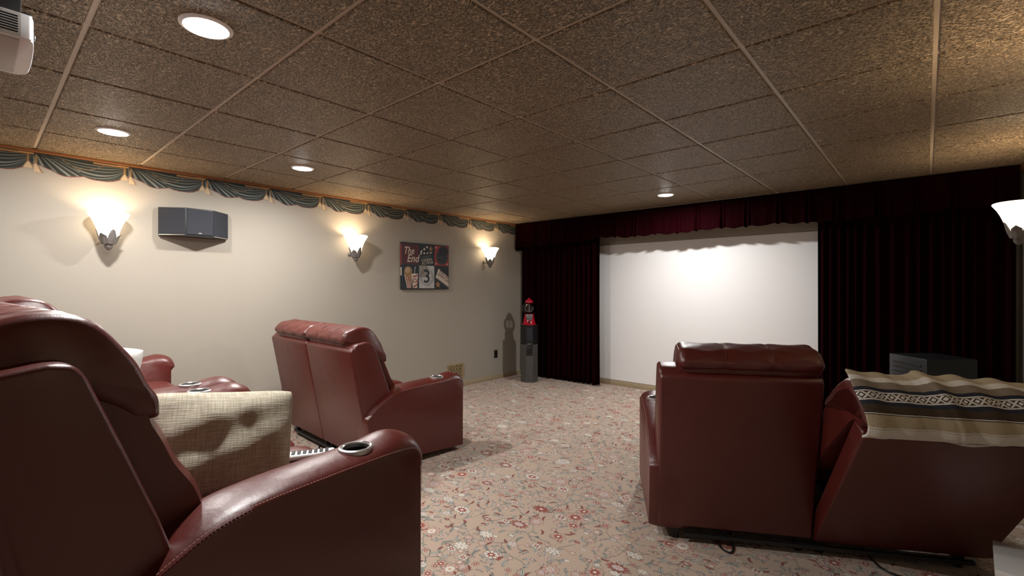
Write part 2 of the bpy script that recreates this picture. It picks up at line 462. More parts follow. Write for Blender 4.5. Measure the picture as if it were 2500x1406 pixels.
# ------------------------------------------------------------------ setting
fl = struct(MB().box(XL - 0.1, XR + 0.1, YB - 0.1, YF + 0.1, -0.1, 0.0).build('floor', M['carpet'], smooth=False))
rs = struct(MB().bbox(XL, XR, YB, RISER_Y, 0.0, RISER_H, 0.012).build('floor_riser', M['carpet'], smooth=False))
struct(MB().box(XL - 0.1, XL, YB - 0.1, YF + 0.1, 0.0, ZC + 0.1).build('wall_left', M['wall'], smooth=False))
struct(MB().box(XR, XR + 0.1, YB - 0.1, YF + 0.1, 0.0, ZC + 0.1).build('wall_right', M['wall'], smooth=False))
struct(MB().box(XL, XR, YF, YF + 0.1, 0.0, ZC + 0.1).build('wall_front', M['wall'], smooth=False))
struct(MB().box(XL, XR, YB - 0.1, YB, 0.0, ZC + 0.1).build('wall_back', M['wall'], smooth=False))
def base(name, x0, x1, y0, y1):
    struct(MB().bbox(x0, x1, y0, y1, 0.0, 0.068, 0.004, 2).build(name, M['ivory_trim']))
base('baseboard_left', XL, XL + 0.014, RISER_Y, YF)
base('baseboard_right', XR - 0.014, XR, RISER_Y, YF)
base('baseboard_front', XL + 0.02, XR - 0.02, YF - 0.014, YF)

# ceiling: lay-in tiles that drop a little below their grid
GX, GY, T = 0.03, 0.28, 0.61
tiles = MB(); tiles.box(XL - 0.1, XR + 0.1, YB - 0.1, YF + 0.1, ZC + 0.012, ZC + 0.1)
gap = 0.0095
xs = [GX + T * k for k in range(-9, 3)]; ys = [GY + T * k for k in range(-4, 11)]
for i in range(len(xs) - 1):
    for j in range(len(ys) - 1):
        x0, x1 = max(xs[i] + gap, XL), min(xs[i + 1] - gap, XR); y0, y1 = max(ys[j] + gap, YB), min(ys[j + 1] - gap, YF)
        if x1 - x0 > 0.03 and y1 - y0 > 0.03:
            tiles.bbox(x0, x1, y0, y1, ZC, ZC + 0.03, 0.004, 1)
ceil_o = struct(tiles.build('ceiling', M['ceiling'], smooth=False))
tee = MB()
for x in xs:
    if XL < x < XR: tee.box(x - 0.012, x + 0.012, YB, YF, ZC + 0.0075, ZC + 0.02)
for y in ys:
    if YB < y < YF: tee.box(XL, XR, y - 0.012, y + 0.012, ZC + 0.0078, ZC + 0.0195)
struct(tee.build('trim_1', M['tee'], smooth=False))
ang = MB(); ang.box(XL, XL + 0.022, YB, YF, ZC - 0.016, ZC - 0.001).box(XR - 0.022, XR, YB, YF, ZC - 0.016, ZC - 0.001)
struct(ang.build('trim_2', M['wall_angle'], smooth=False))

# ------------------------------------------------------------------ loveseat recliners
HW = 0.80          # half width over the arms
HP = 0.755          # half width of the back
def loveseat(label, loc, rz, recline=(0.0, 0.0), shift=(0.0, 0.0), group='maroon leather loveseats'):
    root = thing('reclining_loveseat', label, 'loveseat', loc, rz, group)
    L = M['leather']
    # arms -------------------------------------------------
    for sg in (-1, 1):
        key = [(0.0, 0.035), (0.0, 0.25), (0.0, 0.52), (-0.006, 0.562), (-0.030, 0.585), (-0.10, 0.592), (-0.25, 0.590), (-0.40, 0.584), (-0.52, 0.578), (-0.61, 0.568), (-0.68, 0.548), (-0.75, 0.512), (-0.81, 0.475), (-0.862, 0.43), (-0.882, 0.385), (-0.850, 0.2), (-0.815, 0.075)]
        prof = catmull(key, 5); nn = normals2(prof)
        NX = 15; xo, xi = sg * HW, sg * (HW - 0.205)
        verts = []
        for j in range(NX):
            t = j / (NX - 1); x = xo + (xi - xo) * t
            cr = max(0.0, 1 - (2 * t - 1) ** 2) ** 0.62
            for (y, z), (ny, nz) in zip(prof, nn):
                if y > -0.004 and z < 0.53: A = 0.012
                else:
                    A = 0.032 if y > -0.45 else 0.032 + (0.018 - 0.032) * min(1, (-0.45 - y) / 0.36)
                    if z < 0.40: A = 0.012
                    # swelling behind the front edge
                    A += 0.026 * math.exp(-((y + 0.07) / 0.08) ** 2)
                verts.append((x, y + ny * A * cr, z + nz * A * cr))
        k = len(prof); faces = []
        for j in range(NX - 1):
            for i in range(k - 1): faces.append((j * k + i, j * k + i + 1, (j + 1) * k + i + 1, (j + 1) * k + i))
            faces.append((j * k + k - 1, j * k, (j + 1) * k, (j + 1) * k + k - 1))
        faces.append(tuple(range(k))); faces.append(tuple((NX - 1) * k + i for i in range(k)))
        arm = obj('arm', verts, faces, L, root, True, 50)
        # hole for the cup
        yc, xc, zc = -0.205, sg * (HW - 0.092), 0.622
        cut = MB().lathe([(0.046, -0.09), (0.046, 0.08)], xc, yc, zc, 40).build('cutter', L, root)
        md = arm.modifiers.new('b', 'BOOLEAN'); md.operation = 'DIFFERENCE'; md.object = cut; md.solver = 'EXACT'
        apply_mods(arm); bpy.data.objects.remove(cut)
        cup = MB().lathe([(0.0455, 0.0), (0.0455, -0.075), (0.002, -0.078), (0.002, -0.074), (0.0435, -0.072), (0.0435, 0.0)], xc, yc, zc, 40, True).build('cup_holder', M['cup_black'], root)
        MB().lathe([(0.043, -0.008), (0.043, 0.004), (0.046, 0.008), (0.051, 0.009), (0.057, 0.006), (0.059, 0.0), (0.057, -0.012)], xc, yc, zc, 40, True).build('cup_ring', M['steel'], cup)
        cup['label'] = 'black cup holder with a steel ring'
        # thread along the outer and inner seams
        st = MB(); seam = [p for p in prof if p[1] > 0.40]
        for xx in (xo - sg * 0.006,):
            acc = 0.0; last = None
            dense = catmull([(a, b_) for a, b_ in seam], 10)
            for (y, z) in dense:
                if last is None: last = (y, z); start = (y, z); acc = 0; continue
                acc += math.hypot(y - last[0], z - last[1]); last = (y, z)
                if acc > 0.0085:
                    ny, nz = 0, 0.0
                    a = Vector((xx, start[0], start[1])); b_ = Vector((xx, y, z)); m_ = (a + b_) / 2; d = (b_ - a)
                    nrm = Vector((0, -d.z, d.y)).normalized()
                    if nrm.z < 0 and nrm.y < 0.7: nrm = -nrm
                    off = nrm * 0.009
                    st.tube([m_ - d * 0.33 + off, m_ + off * 1.06, m_ + d * 0.33 + off], 0.0012, 5)
                    start = (y, z); acc = 0
        st.build('stitching', M['stitch'], arm)
    # backs ------------------------------------------------
    piv = Matrix.Translation((0, -0.80, 0.10))
    for sg, rec in ((-1, recline[0]), (1, recline[1])):
        R = Matrix.Translation((0, shift[0], shift[1])) @ piv @ Matrix.Rotation(rec, 4, 'X') @ piv.inverted()
        x0, x1 = sg * 0.004, sg * HP
        MB().prism([(-0.84, 0.085), (-0.992, 0.905), (-0.975, 0.928), (-0.90, 0.925), (-0.76, 0.10)], 'x', x0, x1, 0.012).xf(R).build('back_panel', L, root)
        wg = [(-0.832, 0.14), (-0.975, 0.895), (-0.968, 0.935), (-0.94, 0.955), (-0.86, 0.968), (-0.82, 0.962), (-0.80, 0.935), (-0.735, 0.76), (-0.668, 0.575), (-0.63, 0.45), (-0.63, 0.14)]
        MB().prism(wg, 'x', sg * (HP - 0.16), sg * (HP + 0.004), 0.022).xf(R).build('back_wing', L, root)
        ws = MB(); wp = [(-0.955, 0.928), (-0.935, 0.944), (-0.86, 0.957), (-0.832, 0.953), (-0.815, 0.932), (-0.80, 0.90)]
        wd = catmull(wp, 14); acc = 0.0; st0 = wd[0]
        for q0, q1 in zip(wd, wd[1:]):
            acc += math.hypot(q1[0] - q0[0], q1[1] - q0[1])
            if acc > 0.0085:
                a_ = Vector((sg * (HP - 0.0005), st0[0], st0[1])); b_ = Vector((sg * (HP - 0.0005), q1[0], q1[1])); d_ = b_ - a_
                ws.tube([a_ + d_ * 0.15, a_ + d_ * 0.5, a_ + d_ * 0.85], 0.0013, 5); acc = 0.0; st0 = q1
        ws.xf(R).build('wing_stitching', M['stitch'], bpy.data.objects[[o.name for o in root.children if o.name.startswith('back_wing')][-1]])
        # headrest roll and lumbar cushion
        def cushion(name, key, xa, xb, segs, swell, per=5):
            prof = catmull(key, per, True); nn = normals2(prof); NX = 15 * segs // 1
            vs = []
            for j in range(NX + 1):
                t = j / NX; x = xa + (xb - xa) * t
                u = (t * segs) % 1.0
                if t >= 1: u = 1.0
                seamd = 1 - abs(2 * u - 1)                       # 0 on a seam
                puff = swell * (1 - math.exp(-seamd * 9.0))
                e = min(t, 1 - t) * abs(xb - xa)
                rnd = -0.012 * max(0.0, 1 - e / 0.025) ** 2.0
                wr = 0.0025 * math.sin(x * 31 + sg)
                for i, ((y, z), (ny, nz)) in enumerate(zip(prof, nn)):
                    a = puff + rnd + wr * math.sin(i * 0.9)
                    vs.append((x, y + ny * a, z + nz * a))
            k = len(prof); fs = []
            for j in range(NX):
                for i in range(k): fs.append((j * k + i, j * k + (i + 1) % k, (j + 1) * k + (i + 1) % k, (j + 1) * k + i))
            fs.append(tuple(range(k))); fs.append(tuple(NX * k + i for i in range(k)))
            o_ = MB().add(vs, fs).xf(R).build(name, L, root, True, 50)
            # welts along the segment seams and round the open end
            ends = [xb] if segs > 1 else []
            for x in [xa + (xb - xa) * q / segs for q in range(1, segs)] + ends:
                pts = [(x - (0.004 * sg if x == xb else 0), y + ny * (0.0 if x != xb else -0.012 + 0.0025 * math.sin(xb * 31 + sg) * math.sin(i * 0.9)), z + nz * (0.0 if x != xb else -0.012 + 0.0025 * math.sin(xb * 31 + sg) * math.sin(i * 0.9))) for i, ((y, z), (ny, nz)) in enumerate(zip(prof, nn))]
                MB().tube(pts, 0.0024 if x != xb else 0.0036, 6, True).xf(R).build('seam_welt', L, o_)
            return o_
        hk = [(-0.980, 0.958), (-0.998, 0.988), (-0.965, 1.035), (-0.895, 1.058), (-0.81, 1.062), (-0.738, 1.010), (-0.688, 0.930), (-0.655, 0.862), (-0.640, 0.815), (-0.652, 0.795), (-0.69, 0.80), (-0.74, 0.835), (-0.83, 0.895), (-0.91, 0.938)]
        cushion('headrest', hk, sg * 0.003, sg * (HP - 0.095), 3, 0.0045)
        lk = [(-0.965, 0.93), (-0.965, 0.985), (-0.90, 1.03), (-0.82, 1.025), (-0.755, 0.985), (-0.70, 0.90), (-0.660, 0.82), (-0.640, 0.765), (-0.60, 0.675), (-0.55, 0.58), (-0.52, 0.49), (-0.515, 0.43), (-0.58, 0.40), (-0.68, 0.42), (-0.78, 0.65), (-0.90, 0.90)]
        cushion('back_cushion', lk, sg * 0.003, sg * (HP - 0.098), 1, 0.006)
        # seat, footrest
        sk = [(-0.03, 0.43), (-0.045, 0.455), (-0.12, 0.468), (-0.30, 0.462), (-0.50, 0.452), (-0.62, 0.45), (-0.66, 0.42), (-0.66, 0.32), (-0.04, 0.32), (-0.02, 0.36)]
        def seatc(name, key):
            prof = catmull(key, 4, True); nn = normals2(prof); NX = 16; xa, xb = sg * 0.002, sg * (HW - 0.2)
            vs = []
            for j in range(NX + 1):
                t = j / NX; x = xa + (xb - xa) * t; e = min(t, 1 - t)
                a = -0.03 * max(0, 1 - e / 0.12) ** 2
                for (y, z), (ny, nz) in zip(prof, nn): vs.append((x, y + ny * a, z + nz * a))
            k = len(prof); fs = [(j * k + i, j * k + (i + 1) % k, (j + 1) * k + (i + 1) % k, (j + 1) * k + i) for j in range(NX) for i in range(k)]
            fs += [tuple(range(k)), tuple(NX * k + i for i in range(k))]
            obj(name, vs, fs, L, root, True, 50)
        seatc('seat', sk)
        MB().bbox(min(sg * 0.004, sg * (HW - 0.21)), max(sg * 0.004, sg * (HW - 0.21)), -0.10, -0.035, 0.09, 0.318, 0.02).build('footrest', L, root)
    # black steel base
    b = MB()
    for x in (-0.66, -0.05, 0.05, 0.66):
        b.box(x - 0.018, x + 0.018, -0.80, -0.10, 0.035, 0.075)
        for y in (-0.78, -0.14): b.lathe([(0.02, 0.0), (0.022, 0.036)], x, y, 0, 12)
    for y in (-0.76, -0.45, -0.15): b.box(-0.70, 0.70, y - 0.015, y + 0.015, 0.05, 0.10)
    b.box(-0.62, 0.70, -0.838, -0.820, 0.034, 0.052)
    b.box(-0.6, -0.1, -0.70, -0.2, 0.10, 0.30); b.box(0.1, 0.6, -0.70, -0.2, 0.10, 0.30)
    b.build('base_frame', M['black_metal'], root, False)
    return root

D = math.radians
seat_near = loveseat('nearest maroon leather loveseat, oatmeal linen pillow on its seat', (-2.169, 1.018, RISER_H), D(3), shift=(-0.10, 0.04))
seat_rear = loveseat('maroon leather loveseat by the left wall behind the nearest one, white pillow on it', (-3.81, 1.00, RISER_H), 0.0, shift=(0.0, 0.045))
seat_front = loveseat('maroon leather loveseat in front of the wall vent, both backs upright', (-3.752, 2.762, 0), D(-2.5))
RX, RY, RR, REC = -0.846, 3.532, D(29.5), D(25)
seat_right = loveseat('maroon leather loveseat in front of the white screen, one back reclined under a striped blanket', (RX, RY, 0), RR, (0.0, REC))

# ------------------------------------------------------------------ striped blanket over the reclined back
def blanket():
    piv = Matrix.Translation((0, -0.80, 0.10)); R = piv @ Matrix.Rotation(D(25), 4, 'X') @ piv.inverted()
    W_ = Matrix.Translation((RX, RY, 0)) @ Matrix.Rotation(RR, 4, 'Z')
    path = catmull([(-1.012, 0.930), (-1.022, 0.945), (-1.026, 0.970), (-1.016, 1.005), (-0.975, 1.052), (-0.90, 1.084), (-0.835, 1.086), (-0.80, 1.080)], 10)
    nn = normals2(path, False)
    s = [0.0]
    for a, b_ in zip(path, path[1:]): s.append(s[-1] + math.hypot(b_[0] - a[0], b_[1] - a[1]))
    NX = 110; xa, xb = -0.022, 0.80; vs = []; uv = []
    for i, ((y, z), (ny, nz)) in enumerate(zip(path, nn)):
        for j in range(NX + 1):
            t = j / NX; x = xa + (xb - xa) * t
            x += 0.012 * math.sin(s[i] * 17 + 1) * (1 - t)
            a = 0.006 + 0.009 * math.sin(x * 24 + s[i] * 4) * (0.4 + 0.6 * math.sin(x * 9 + 1)) + 0.007 * math.sin(x * 47 + s[i] * 9)
            # one folded-over ridge running down the cloth
            q = x - (0.32 - 0.30 * s[i]); a += 0.010 * max(0, min(1, 0.5 + q / 0.008)) * math.exp(-max(0, q) / 0.25)
            a = max(a, 0.0) + 0.004 * max(0.0, 1 - x / 0.45) ** 1.3 * min(1.0, s[i] / 0.16)
            # droop past the end of the back
            dr = max(0.0, x - 0.55); zz = (-1.5 * dr * dr - 0.05 * max(0.0, x - 0.2)) * min(1.0, s[i] / 0.1)
            edge = 0.012 * math.sin(x * 13) + 0.006 * math.sin(x * 31) if i == 0 else 0
            p = Vector((x, y + abs(ny) * (-a if y < -0.87 else a), z + abs(nz) * a + zz + edge))
            vs.append(W_ @ (R @ p)); uv.append((x, s[i] + 0.004 * math.sin(x * 8)))
    k = NX + 1
    fs = [(i * k + j, i * k + j + 1, (i + 1) * k + j + 1, (i + 1) * k + j) for i in range(len(path) - 1) for j in range(NX)]
    o = obj('blanket', vs, fs, M['blanket'], None, True, 60, uv)
    sd = o.modifiers.new('thick', 'SOLIDIFY'); sd.thickness = 0.009; sd.offset = 0.0
    apply_mods(o)
    return tag(o, 'striped brown, tan and navy woven blanket draped over the reclined loveseat back', 'blanket')
blanket()

# ------------------------------------------------------------------ pillows
def pillow(name, w, h, th, mat, loc, rot, label, seed=1, crease=1.0):
    rnd = random.Random(seed); N = 36; vs = []; uv = []
    ph = [rnd.uniform(0, 6.28) for _ in range(6)]
    for side in (1, -1):
        for i in range(N + 1):
            for j in range(N + 1):
                u, v = 2 * i / N - 1, 2 * j / N - 1
                e = max(0.0, (1 - abs(u) ** 3.2)) ** 0.5 * max(0.0, (1 - abs(v) ** 3.2)) ** 0.5
                # pulled-in edges, pointed corners
                px = u * w / 2 * (1 - 0.02 * (1 - v * v) * abs(u) ** 3 - 0.05 * abs(u * v) ** 5); pz = v * h / 2 * (1 - 0.03 * (1 - u * u) * abs(v) ** 3 - 0.05 * abs(u * v) ** 5)
                t = th / 2 * e
                t += crease * 0.006 * e * (math.sin(u * 9 + v * 3 + ph[0]) + math.sin(v * 8 - u * 4 + ph[1]))
                t += crease * 0.010 * max(0, v - 0.2) * (1 - abs(v) ** 6) * math.sin(u * 15 + v * 3 + ph[2])
                vs.append((px, side * t, pz)); uv.append((u * w / 2, v * h / 2))
    k = N + 1; n0 = k * k; fs = []
    for i in range(N):
        for j in range(N):
            a, b_, c, d = i * k + j, (i + 1) * k + j, (i + 1) * k + j + 1, i * k + j + 1
            fs.append((a, b_, c, d)); fs.append((n0 + a, n0 + d, n0 + c, n0 + b_))
    me = bpy.data.meshes.new(name); me.from_pydata(vs, [], fs)
    bm = bmesh.new(); bm.from_mesh(me); ul = bm.loops.layers.uv.new('UVMap')
    for f in bm.faces:
        for lp in f.loops: lp[ul].uv = uv[lp.vert.index]
    bmesh.ops.remove_doubles(bm, verts=bm.verts, dist=0.0006)
    bm.to_mesh(me); bm.free()
    o = finish(name, me, mat, None, True, 70)
    o.rotation_euler = rot; o.location = loc
    return tag(o, label, 'pillow')
pillow('throw_pillow', 0.45, 0.36, 0.235, M['linen'], (-1.85, 0.57, 0.818), (D(-16), D(6), D(77)), 'oatmeal linen throw pillow leaning in the nearest loveseat', 3)
pillow('throw_pillow', 0.40, 0.38, 0.17, M['white_cotton'], (-3.56, 0.445, 0.845), (D(-12), D(10), D(74)), 'white cotton throw pillow on the loveseat by the left wall', 5, 0.5)

# ------------------------------------------------------------------ remote control
rt = thing('remote_control', 'silver remote control with black keys on the nearest loveseat seat', 'remote', (-1.90, 0.90, 0.668), D(-28))
MB().bbox(-0.028, 0.028, -0.10, 0.10, 0, 0.022, 0.008).build('body', M['white_plastic'], rt)
for i in range(3):
    for j in range(8):
        MB().bbox(-0.021 + i * 0.0155, -0.010 + i * 0.0155, -0.085 + j * 0.021, -0.071 + j * 0.021, 0.021, 0.025, 0.002, 1).build('key', M['black_plastic'], rt)

# ------------------------------------------------------------------ lamps
def downlight(x, y, label):
    t = thing('ceiling_light', label, 'ceiling light', (x, y, ZC), 0, 'recessed ceiling lights')
    MB().lathe([(0.074, -0.003), (0.076, -0.009), (0.083, -0.008), (0.090, -0.003), (0.090, 0.002), (0.074, 0.002)], n=48, close=True).build('trim_ring', M['trim_white'], t)
    MB().lathe([(0.001, -0.020), (0.035, -0.0175), (0.060, -0.0115), (0.074, -0.003), (0.074, 0.0), (0.001, 0.0)], n=40, close=True).build('lens', M['lens'], t)
    ld = bpy.data.lights.new('ceiling_lamp', 'AREA'); ld.shape = 'DISK'; ld.size = 0.11; ld.energy = DOWN_W; ld.color = DOWN_C
    lo = bpy.data.objects.new('ceiling_lamp', ld); C.objects.link(lo); lo.parent = t; lo.location = (0, 0, -0.021)
downlight(-2.068, 0.582, 'recessed ceiling light nearest the projector, largest of the lit ones')
downlight(-3.90, 0.580, 'recessed ceiling light above the loveseat by the left wall')
downlight(-3.90, 1.796, 'recessed ceiling light above the wall speaker end of the left wall')
downlight(-2.098, 4.877, 'recessed ceiling light in front of the curtain valance')

def sconce(x, y, rz, label):
    t = thing('wall_sconce', label, 'wall lamp', (x, y, 1.65), rz, 'bell glass wall sconces')   # local +X points into the room
    cx = 0.136
    outer = [(0.050, 0.085), (0.060, 0.12), (0.072, 0.16), (0.086, 0.20), (0.102, 0.235), (0.118, 0.260), (0.126, 0.272), (0.128, 0.278), (0.125, 0.283)]
    inner = [(r - 0.006, z + 0.003) for r, z in outer[::-1]]
    MB().lathe(outer + inner, cx, 0, 0, 48, True).build('glass_shade', M['shade'], t)
    MB().lathe([(0.004, -0.002), (0.014, 0.004), (0.022, 0.016), (0.027, 0.030), (0.024, 0.034), (0.034, 0.048), (0.031, 0.053), (0.043, 0.070), (0.052, 0.092), (0.046, 0.096), (0.002, 0.088)], cx, 0, 0, 32).build('cup', M['pewter'], t)
    lf = MB()
    for k in range(6):
        a = 2 * PI * k / 6 + 0.26
        pts = []
        h = 0.155 if k % 2 == 0 else 0.125
        rows = [(0.040, 0.045, 0.018), (0.052, 0.075, 0.030), (0.062, 0.105, 0.028), (0.070, h - 0.01, 0.014), (0.076, h, 0.002)]
        vs = []
        for r, z, hw in rows:
            for s_ in (-1, 0, 1):
                aa = a + s_ * hw / r; rr = r + (0.004 if s_ == 0 else 0)
                vs.append((cx + rr * math.cos(aa), rr * math.sin(aa), z))
        for r, z, hw in rows:
            for s_ in (-1, 0, 1):
                aa = a + s_ * hw / r; rr = r - 0.005
                vs.append((cx + rr * math.cos(aa), rr * math.sin(aa), z))
        fs = []
        for q in range(4):
            for s_ in range(2):
                a0 = q * 3 + s_
                fs.append((a0, a0 + 1, a0 + 4, a0 + 3)); fs.append((15 + a0, 15 + a0 + 3, 15 + a0 + 4, 15 + a0 + 1))
            fs.append((q * 3, q * 3 + 3, 15 + q * 3 + 3, 15 + q * 3)); fs.append((q * 3 + 2, 15 + q * 3 + 2, 15 + q * 3 + 5, q * 3 + 5))
        fs.append((0, 15, 16, 17, 2, 1)); fs.append((12, 13, 14, 29, 28, 27))
        lf.add(vs, fs)
    lf.build('leaves', M['pewter'], t)
    MB().tube([(0.0, 0, 0.085), (0.05, 0, 0.075), (0.10, 0, 0.07), (cx, 0, 0.075)], 0.008, 10).bbox(0.0, 0.008, -0.018, 0.018, 0.065, 0.105, 0.003).build('wall_bracket', M['pewter'], t)
    ld = bpy.data.lights.new('bulb', 'POINT'); ld.energy = SCONCE_W; ld.color = SCONCE_C; ld.shadow_soft_size = 0.025
    lo = bpy.data.objects.new('bulb', ld); C.objects.link(lo); lo.parent = t; lo.location = (cx, 0, 0.215)
sconce(XL, 0.672, 0, 'lit bell glass wall sconce on the left wall beside the black speaker')
sconce(XL, 2.752, 0, 'lit bell glass wall sconce on the left wall between speaker and picture')
sconce(XL, 4.872, 0, 'lit bell glass wall sconce on the left wall between picture and curtain')
sconce(XR, 4.62, PI, 'lit bell glass wall sconce on the right wall beside the curtain, cut by the frame')
sconce(XR, 2.70, PI, 'lit bell glass wall sconce on the right wall beyond the frame, nearer the middle')
sconce(XR, 0.64, PI, 'lit bell glass wall sconce on the right wall beyond the frame, beside the camera')

# ------------------------------------------------------------------ front: screen, curtains, valance
MB().bbox(-3.75, -0.70, YF - 0.012, YF - 0.001, 0.072, 1.968, 0.003, 1).build('projection_screen', M['screen'])
tag(bpy.data.objects['projection_screen'], 'wide white projection screen between the burgundy curtains', 'screen')

def cloth_sheet(name, x0, x1, y, z0, z1, amp, lam, label, seed, flare=0.0, n=420, rows=26):
    rnd = random.Random(seed); vs = []; kx = []
    x = x0; ph = 0.0; phs = []
    step = (x1 - x0) / n
    lam_l = [lam * rnd.uniform(0.65, 1.4) for _ in range(400)]; amp_l = [rnd.uniform(0.6, 1.25) for _ in range(400)]
    acc = 0.0; ci = 0
    prof = []
    for j in range(n + 1):
        acc += step / lam_l[ci]
        if acc >= 1: acc -= 1; ci += 1
        prof.append((x0 + j * step, amp * amp_l[ci] * math.sin(2 * PI * acc)))
    for i in range(rows + 1):
        t = i / rows; z = z1 + (z0 - z1) * t
        for j, (xx, oy) in enumerate(prof):
            f = 0.75 + 0.45 * t + flare * t
            vs.append((xx, y + oy * f + 0.004 * math.sin(xx * 40 + t * 5), z))
    k = n + 1
    fs = [(i * k + j, i * k + j + 1, (i + 1) * k + j + 1, (i + 1) * k + j) for i in range(rows) for j in range(n)]
    o = obj(name, vs, fs, M['velvet'], None, True, 80)
    sd = o.modifiers.new('thick', 'SOLIDIFY'); sd.thickness = 0.006; sd.offset = 0; apply_mods(o)
    return tag(o, label, 'curtain', 'burgundy velvet curtain panels')
cloth_sheet('curtain', -4.80, -3.385, 5.70, 0.012, 2.33, 0.030, 0.085, 'burgundy velvet curtain left of the screen, behind the gumball machine', 2)
cloth_sheet('curtain', -0.835, 0.555, 5.70, 0.012, 2.33, 0.030, 0.085, 'burgundy velvet curtain right of the screen, behind the black cabinet', 4)

def valance():
    # box-pleated strip: flat runs with a raised double pleat every 0.27 m
    P = 0.268; x0, x1 = -4.80, 0.566; n = 900; rows = 18; vs = []
    rnd = random.Random(11); offs = [rnd.uniform(-0.03, 0.03) for _ in range(40)]
    pts = []
    for j in range(n + 1):
        x = x0 + (x1 - x0) * j / n
        kk = int((x - x0) / P); c = x0 + (kk + 0.5) * P + offs[kk]
        q = x - c
        pl = math.exp(-((abs(q) - 0.022) / 0.011) ** 2) * 0.026 - math.exp(-(q / 0.010) ** 2) * 0.012
        pl += 0.006 * math.sin(q * 37 + kk)
        hem = 2.030 + 0.012 * math.cos(2 * PI * q / P) - 0.022 * math.exp(-(q / 0.03) ** 2) + 0.008 * math.sin(x * 3.1) + 0.006 * math.sin(x * 9.3)
        hem -= 0.03 * max(0.0, min(1.0, (-3.35 - x) / 0.25))
        pts.append((x, pl, hem))
    ret = [(x0, 0.0, 1.955)]
    full = []
    for q in range(12): full.append((x0 - 0.02, 5.56 + 0.33 * (1 - q / 12) , 0.010 * math.sin(q * 1.7), 1.945 + 0.01 * math.sin(q)))
    verts = []
    k = len(full) + len(pts)
    for i in range(rows + 1):
        t = i / rows
        for (x, y, o_, hem) in full: verts.append((x + o_ * t, y, 2.352 + (hem - 2.352) * t))
        for (x, pl, hem) in pts:
            verts.append((x, 5.56 - pl * (0.35 + 0.75 * t) - 0.012 * t, 2.352 + (hem - 2.352) * t))
    fs = [(i * k + j, i * k + j + 1, (i + 1) * k + j + 1, (i + 1) * k + j) for i in range(rows) for j in range(k - 1)]
    o = obj('valance', verts, fs, M['velvet'], None, True, 80)
    sd = o.modifiers.new('thick', 'SOLIDIFY'); sd.thickness = 0.006; sd.offset = 0; apply_mods(o)
    tag(o, 'burgundy pleated velvet valance along the top of the screen wall', 'valance')
valance()

